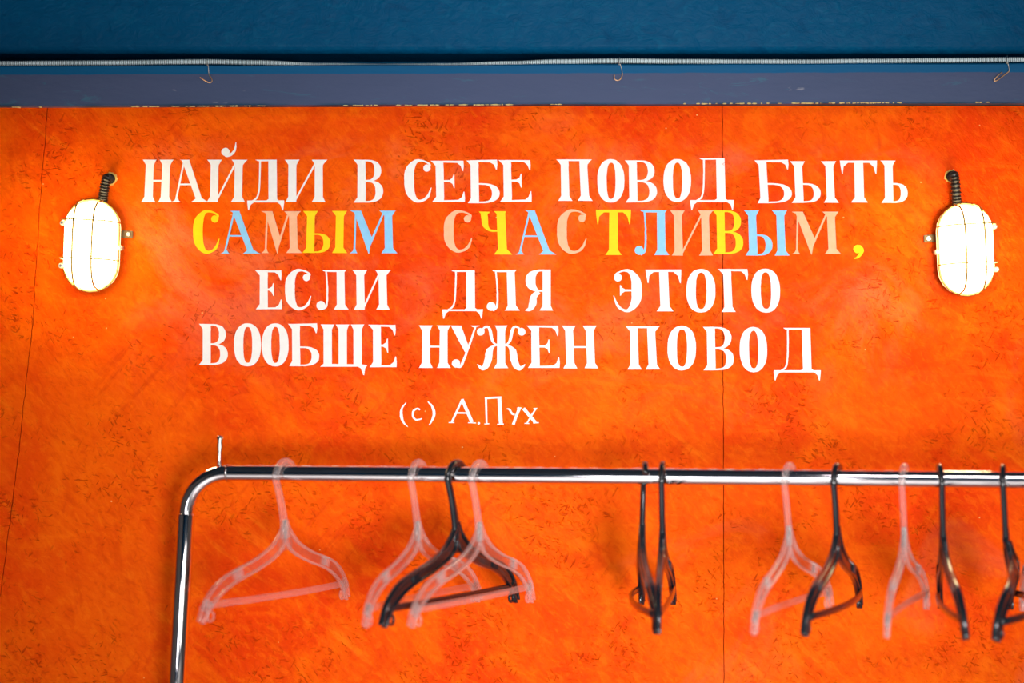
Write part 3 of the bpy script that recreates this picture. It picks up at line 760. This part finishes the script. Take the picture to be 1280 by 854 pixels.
# ------------------------------------------------------------------ chrome clothes rack
SL = -.16215; X1, D1 = -.4455, 3.74
def rod(x): return Vector((x, D1 + SL * (x - X1) - DW, CZ - .203))
rd = (rod(1) - rod(0)).normalized()
RR = .0124
rack = empty('clothes_rack', (rod(.3).x, rod(.3).y, 0))
def rp(name, bm, m, parent=None, label=None, smooth=True):
    o = obj(name, bm, m, parent or rack, smooth=smooth, label=label)
    if parent is None: o.location = -rack.location
    return o
ZR = CZ - .203
xl, xr = -.440, 1.14
lean = .056
def corner(x, sgn):
    """centre line of the bend from rail to post: list of points, post direction"""
    c = rod(x); R = .066; out = []
    dn = Vector((0, 0, -1)); end = math.pi / 2 - lean
    for k in range(15):
        a = end * k / 14
        out.append(c + rd * sgn * R * math.sin(a) + dn * R * (1 - math.cos(a)))
    d = rd * sgn * math.cos(end) + dn * math.sin(end)
    return out, d
cl, dl = corner(xl, -1); cr_, dr = corner(xr, 1)
bm = bmesh.new(); tube(bm, [p for p in reversed(cl + [cl[-1] + dl * .02])] + [rod(xl + (xr - xl) * k / 30) for k in range(1, 30)] + cr_ + [cr_[-1] + dr * .02], RR, 32)
rp('rail', bm, M['chrome'])
for c, d in ((cl, dl), (cr_, dr)):
    a = c[-1] + d * .002; L = (a.z - .075) / -d.z; b = a + d * L
    bm = bmesh.new(); tube(bm, [a, a + d * .0015, b], RR + .0013, 32, lambda i: (.97, 1, 1)[i]); rp('post', bm, M['chrome'])
    # foot bar with two castors
    nrm = Vector((-rd.y, rd.x, 0)); bm = bmesh.new()
    tube(bm, [b - nrm * .24 + Vector((0, 0, -.012)), b + nrm * .24 + Vector((0, 0, -.012))], .0125, 16); ft = rp('foot', bm, M['chrome'])
    for s_ in (-1, 1):
        q = b + nrm * .225 * s_; bm = bmesh.new()
        tube(bm, [Vector((q.x, q.y, .064)), Vector((q.x, q.y, .024))], .008, 10)
        tube(bm, [Vector((q.x, q.y, .025)) - rd * .011, Vector((q.x, q.y, .025)) + rd * .011], .025, 20)
        o = obj('castor', bm, M['rubber'], ft)
bl = cl[-1] + dl * ((cl[-1].z - .16) / -dl.z); br = cr_[-1] + dr * ((cr_[-1].z - .16) / -dr.z)
bm = bmesh.new(); tube(bm, [bl, br], .010, 16); rp('lower_bar', bm, M['chrome'])
# upright pin with a small knob where the bend begins
c = px(274, 582, 3.74); bm = bmesh.new(); z0 = ZR + RR * .6
q = Vector((c.x, rod(c.x).y, 0))
tube(bm, [q + Vector((0, 0, z0)), q + Vector((0, 0, z0 + .012)), q + Vector((.0005, 0, z0 + .024)), q + Vector((.001, 0, z0 + .034)), q + Vector((.001, 0, z0 + .041)), q + Vector((.001, 0, z0 + .047)), q + Vector((.001, 0, z0 + .050))], .0050, 12,
     lambda i: (.75, .62, .7, 1.0, .8, 1.15, .6)[i]); rp('pin', bm, M['chrome_worn'])
bm = bmesh.new(); tube(bm, [px(274, 0, 3.74)*0 + rod(xl) - rd * .0015, rod(xl) + rd * .0015], RR + .0006, 24); rp('collar', bm, M['chrome_worn'])
tag(rack, 'chrome tube clothes rack with rounded corner standing before the orange wall', 'clothes rack')

# ------------------------------------------------------------------ hangers
HW = .205
def sweep(bm, pts, hs, ds, W, b, bar=0., n=5, shift=0.):
    """sweep along (u, v) points; hs in-plane height, ds thickness; bowed by b"""
    P = catmull([(p[0], p[1], h) for p, h in zip(pts, hs)], n) if len(pts) > 2 else [Vector((p[0], p[1], h)) for p, h in zip(pts, hs)]
    if len(pts) == 2:
        a, c = P; P = [a.lerp(c, k / 20) for k in range(21)]
    rings = []; N = len(P)
    D_ = catmull([(d, 0, 0) for d in ds], n) if len(ds) > 2 else [Vector((ds[0], 0, 0))] * N
    for i, p in enumerate(P):
        a = P[max(i - 1, 0)]; c = P[min(i + 1, N - 1)]
        t = Vector((c.x - a.x, c.y - a.y)); t = t.normalized() if t.length > 1e-9 else Vector((1, 0))
        nx, ny = -t.y, t.x; h = p.z / 2; d = D_[min(i, len(D_) - 1)].x / 2; ring = []
        for (ca, sa) in ((1, .45), (.6, .93), (-.6, .93), (-1, .45), (-1, -.45), (-.6, -.93), (.6, -.93), (1, -.45)):
            u = p.x + nx * h * ca; v = p.y + ny * h * ca; w_ = d * sa + shift
            uu = min(abs(u / W), 1.1)
            w_ += S_BEND[0] * math.sin(math.pi * min(uu, 1)) * (p.y > .09)
            w_ += b * uu * uu + bar * (1 - min(uu, 1) ** 2)
            ring.append(bm.verts.new((u, w_, -v)))
        rings.append(ring)
    for a, c in zip(rings, rings[1:]):
        for k in range(8): bm.faces.new((a[k], a[(k + 1) % 8], c[(k + 1) % 8], c[k]))
    bm.faces.new(rings[0][::-1]); bm.faces.new(rings[-1])

S_BEND = [0.]
def hanger(xh, alpha, b, kind, label, bar=0., lean_=0., flip=False, W=HW, group='clear plastic hangers'):
    m = M['clear'] if kind == 'clear' else M['dark']
    c = rod(xh)
    t = empty('coat_hanger', c)
    t.rotation_euler = (Matrix.Rotation(math.radians(lean_), 3, 'Y') @ Matrix.Rotation(math.radians(alpha), 3, 'Z')).to_euler()
    k = -1 if flip else 1
    # hook: neck on the near side, loop over the rail, open on the far side
    bm = bmesh.new(); r = .0265; cv = r - .0055 - RR - .0002
    P = [(0, .100), (-.001 * k, .088), (-.0045 * k, .072), (-.0095 * k, .053), (-.0155 * k, .034), (-.0215 * k, .018)]
    for a in range(175, 29 if flip else -12, -18):
        A = math.radians(a); P.append((r * math.cos(A) * k, cv - r * math.sin(A)))
    n = len(P); hs = [.024, .0190, .0150, .0125, .0112, .0106] + [.0108] * (n - 7) + [.0095]
    ds = [.0092] * n
    sweep(bm, P, hs, ds, W, b, n=5); 
    obj('hook', bm, m, t, smooth=True)
    # shoulders: two I-section arms
    A = [(-.0005, .072), (.005, .090), (.015, .106), (.036, .120), (.075, .135), (.115, .146), (.148, .158), (.172, .174), (.188, .192), (.198, .211)]
    Hh = [.006, .016, .024, .022, .020, .020, .021, .020, .017, .012]
    for s_ in (-1, 1):
        bm = bmesh.new(); pts = [(s_ * p[0] * W / .205, p[1]) for p in A]
        if kind == 'clear':
            bw = bmesh.new(); sweep(bw, pts, Hh, [.0026] * len(A), W, b)
            for sg in (1, -1):
                q = []
                for i, p in enumerate(pts):
                    a0_ = pts[max(i - 1, 0)]; c0 = pts[min(i + 1, len(pts) - 1)]
                    d = Vector((c0[0] - a0_[0], c0[1] - a0_[1])).normalized(); hh = max(0, Hh[i] / 2 - .0017)
                    q.append((p[0] - d.y * hh * sg, p[1] + d.x * hh * sg))
                sweep(bm, q, [.0032] * len(A), [.0085] * len(A), W, b)
        else:
            sweep(bm, pts, Hh, [.0035] * len(A), W, b)
            for sg in (1, -1):
                q = []
                for i, p in enumerate(pts):
                    a0_ = pts[max(i - 1, 0)]; c0 = pts[min(i + 1, len(pts) - 1)]
                    d = Vector((c0[0] - a0_[0], c0[1] - a0_[1])).normalized(); hh = max(0, Hh[i] / 2 - .0016)
                    q.append((p[0] - d.y * hh * sg, p[1] + d.x * hh * sg))
                sweep(bm, q, [.0034] * len(A), [.0100] * len(A), W, b)
        arm = obj('arm', bm, m, t, smooth=True)
        if kind == 'clear': obj('arm_web', bw, M['clear_thin'], arm, smooth=True)
        # rough grip pads and the notch at the shoulder
        for (f, v, ang) in ((.118, .1455, 16), (.185, .188, 55)):
            bm = bmesh.new()
            for q in range(4):
                dx = (q - 1.5) * .0048; ca, sa = math.cos(math.radians(ang)), math.sin(math.radians(ang))
                u0 = f + dx * ca; v0 = v + dx * sa
                sweep(bm, [(s_ * (u0 + sa * .008), v0 - ca * .008), (s_ * (u0 - sa * .007), v0 + ca * .007)], [.0024, .0024], [.0098] * 2, W, b)
            obj('grip_pad', bm, m, arm, smooth=False)
        # little loop under each end, for straps
        bm = bmesh.new(); lp = []
        for a in range(-60, 230, 24):
            q = math.radians(a); lp.append((s_ * (.178 - .0065 * math.cos(q)), .2035 - .0075 * math.sin(-q)))
        sweep(bm, lp, [.0028] * len(lp), [.0045] * len(lp), W, b, n=3)
        obj('strap_loop', bm, m, arm, smooth=True)
    bm = bmesh.new(); sweep(bm, [(-.186, .1865), (.186, .1865)], [.0105, .0105], [.0065, .0065], W, b, bar=bar)
    obj('crossbar', bm, M['clear_mid'] if kind == 'clear' else m, t, smooth=True)
    # small web closing the fork under the neck
    bm = bmesh.new(); sweep(bm, [(0, .080), (0, .096), (0, .110), (0, .119)], [.008, .026, .036, .030], [.003] * 4, W, b, n=4)
    obj('fork_web', bm, M['clear_thin'] if kind == 'clear' else m, t, smooth=True)
    tag(t, label, 'hanger', 'clear plastic hangers' if kind == 'clear' else 'black plastic hangers')
    return t

hanger(-.349, 61, .016, 'clear', 'clear plastic coat hanger hanging alone nearest the rounded corner of the rack')
hanger(-.143, 66, -.012, 'clear', 'clear plastic coat hanger behind the left black one in the cluster of three')
hanger(-.084, 60.5, .008, 'dark', 'black plastic coat hanger between two clear ones in the cluster of three')
hanger(-.049, 63, .010, 'clear', 'clear plastic coat hanger in front of the leftmost black one, third of the cluster')
hanger(.199, 90, -.017, 'dark', 'black plastic coat hanger with its hook open to the front, seen edge-on', bar=.012, flip=True, lean_=2.4)
hanger(.226, 83, -.006, 'dark', 'black plastic coat hanger seen edge-on, just right of the one with reversed hook', bar=-.010)
hanger(.413, 66.5, -.008, 'clear', 'clear plastic coat hanger half behind a black one, right of the edge-on pair')
hanger(.483, 70.5, .006, 'dark', 'black plastic coat hanger with bowed bar in front of a clear one, right half', bar=-.016)
hanger(.580, 72, -.006, 'clear', 'clear plastic coat hanger between two black ones near the right end')
hanger(.631, 85, -.008, 'dark', 'black plastic coat hanger seen edge-on with its front end swung right', bar=.008, lean_=-3)
S_BEND[0] = -.013
hanger(.722, 76, .012, 'dark', 'black curved plastic coat hanger last before the right picture edge', bar=-.028, lean_=-2.2)
S_BEND[0] = 0.
hanger(.764, 84, -.004, 'clear', 'clear plastic coat hanger cut off by the right picture edge')
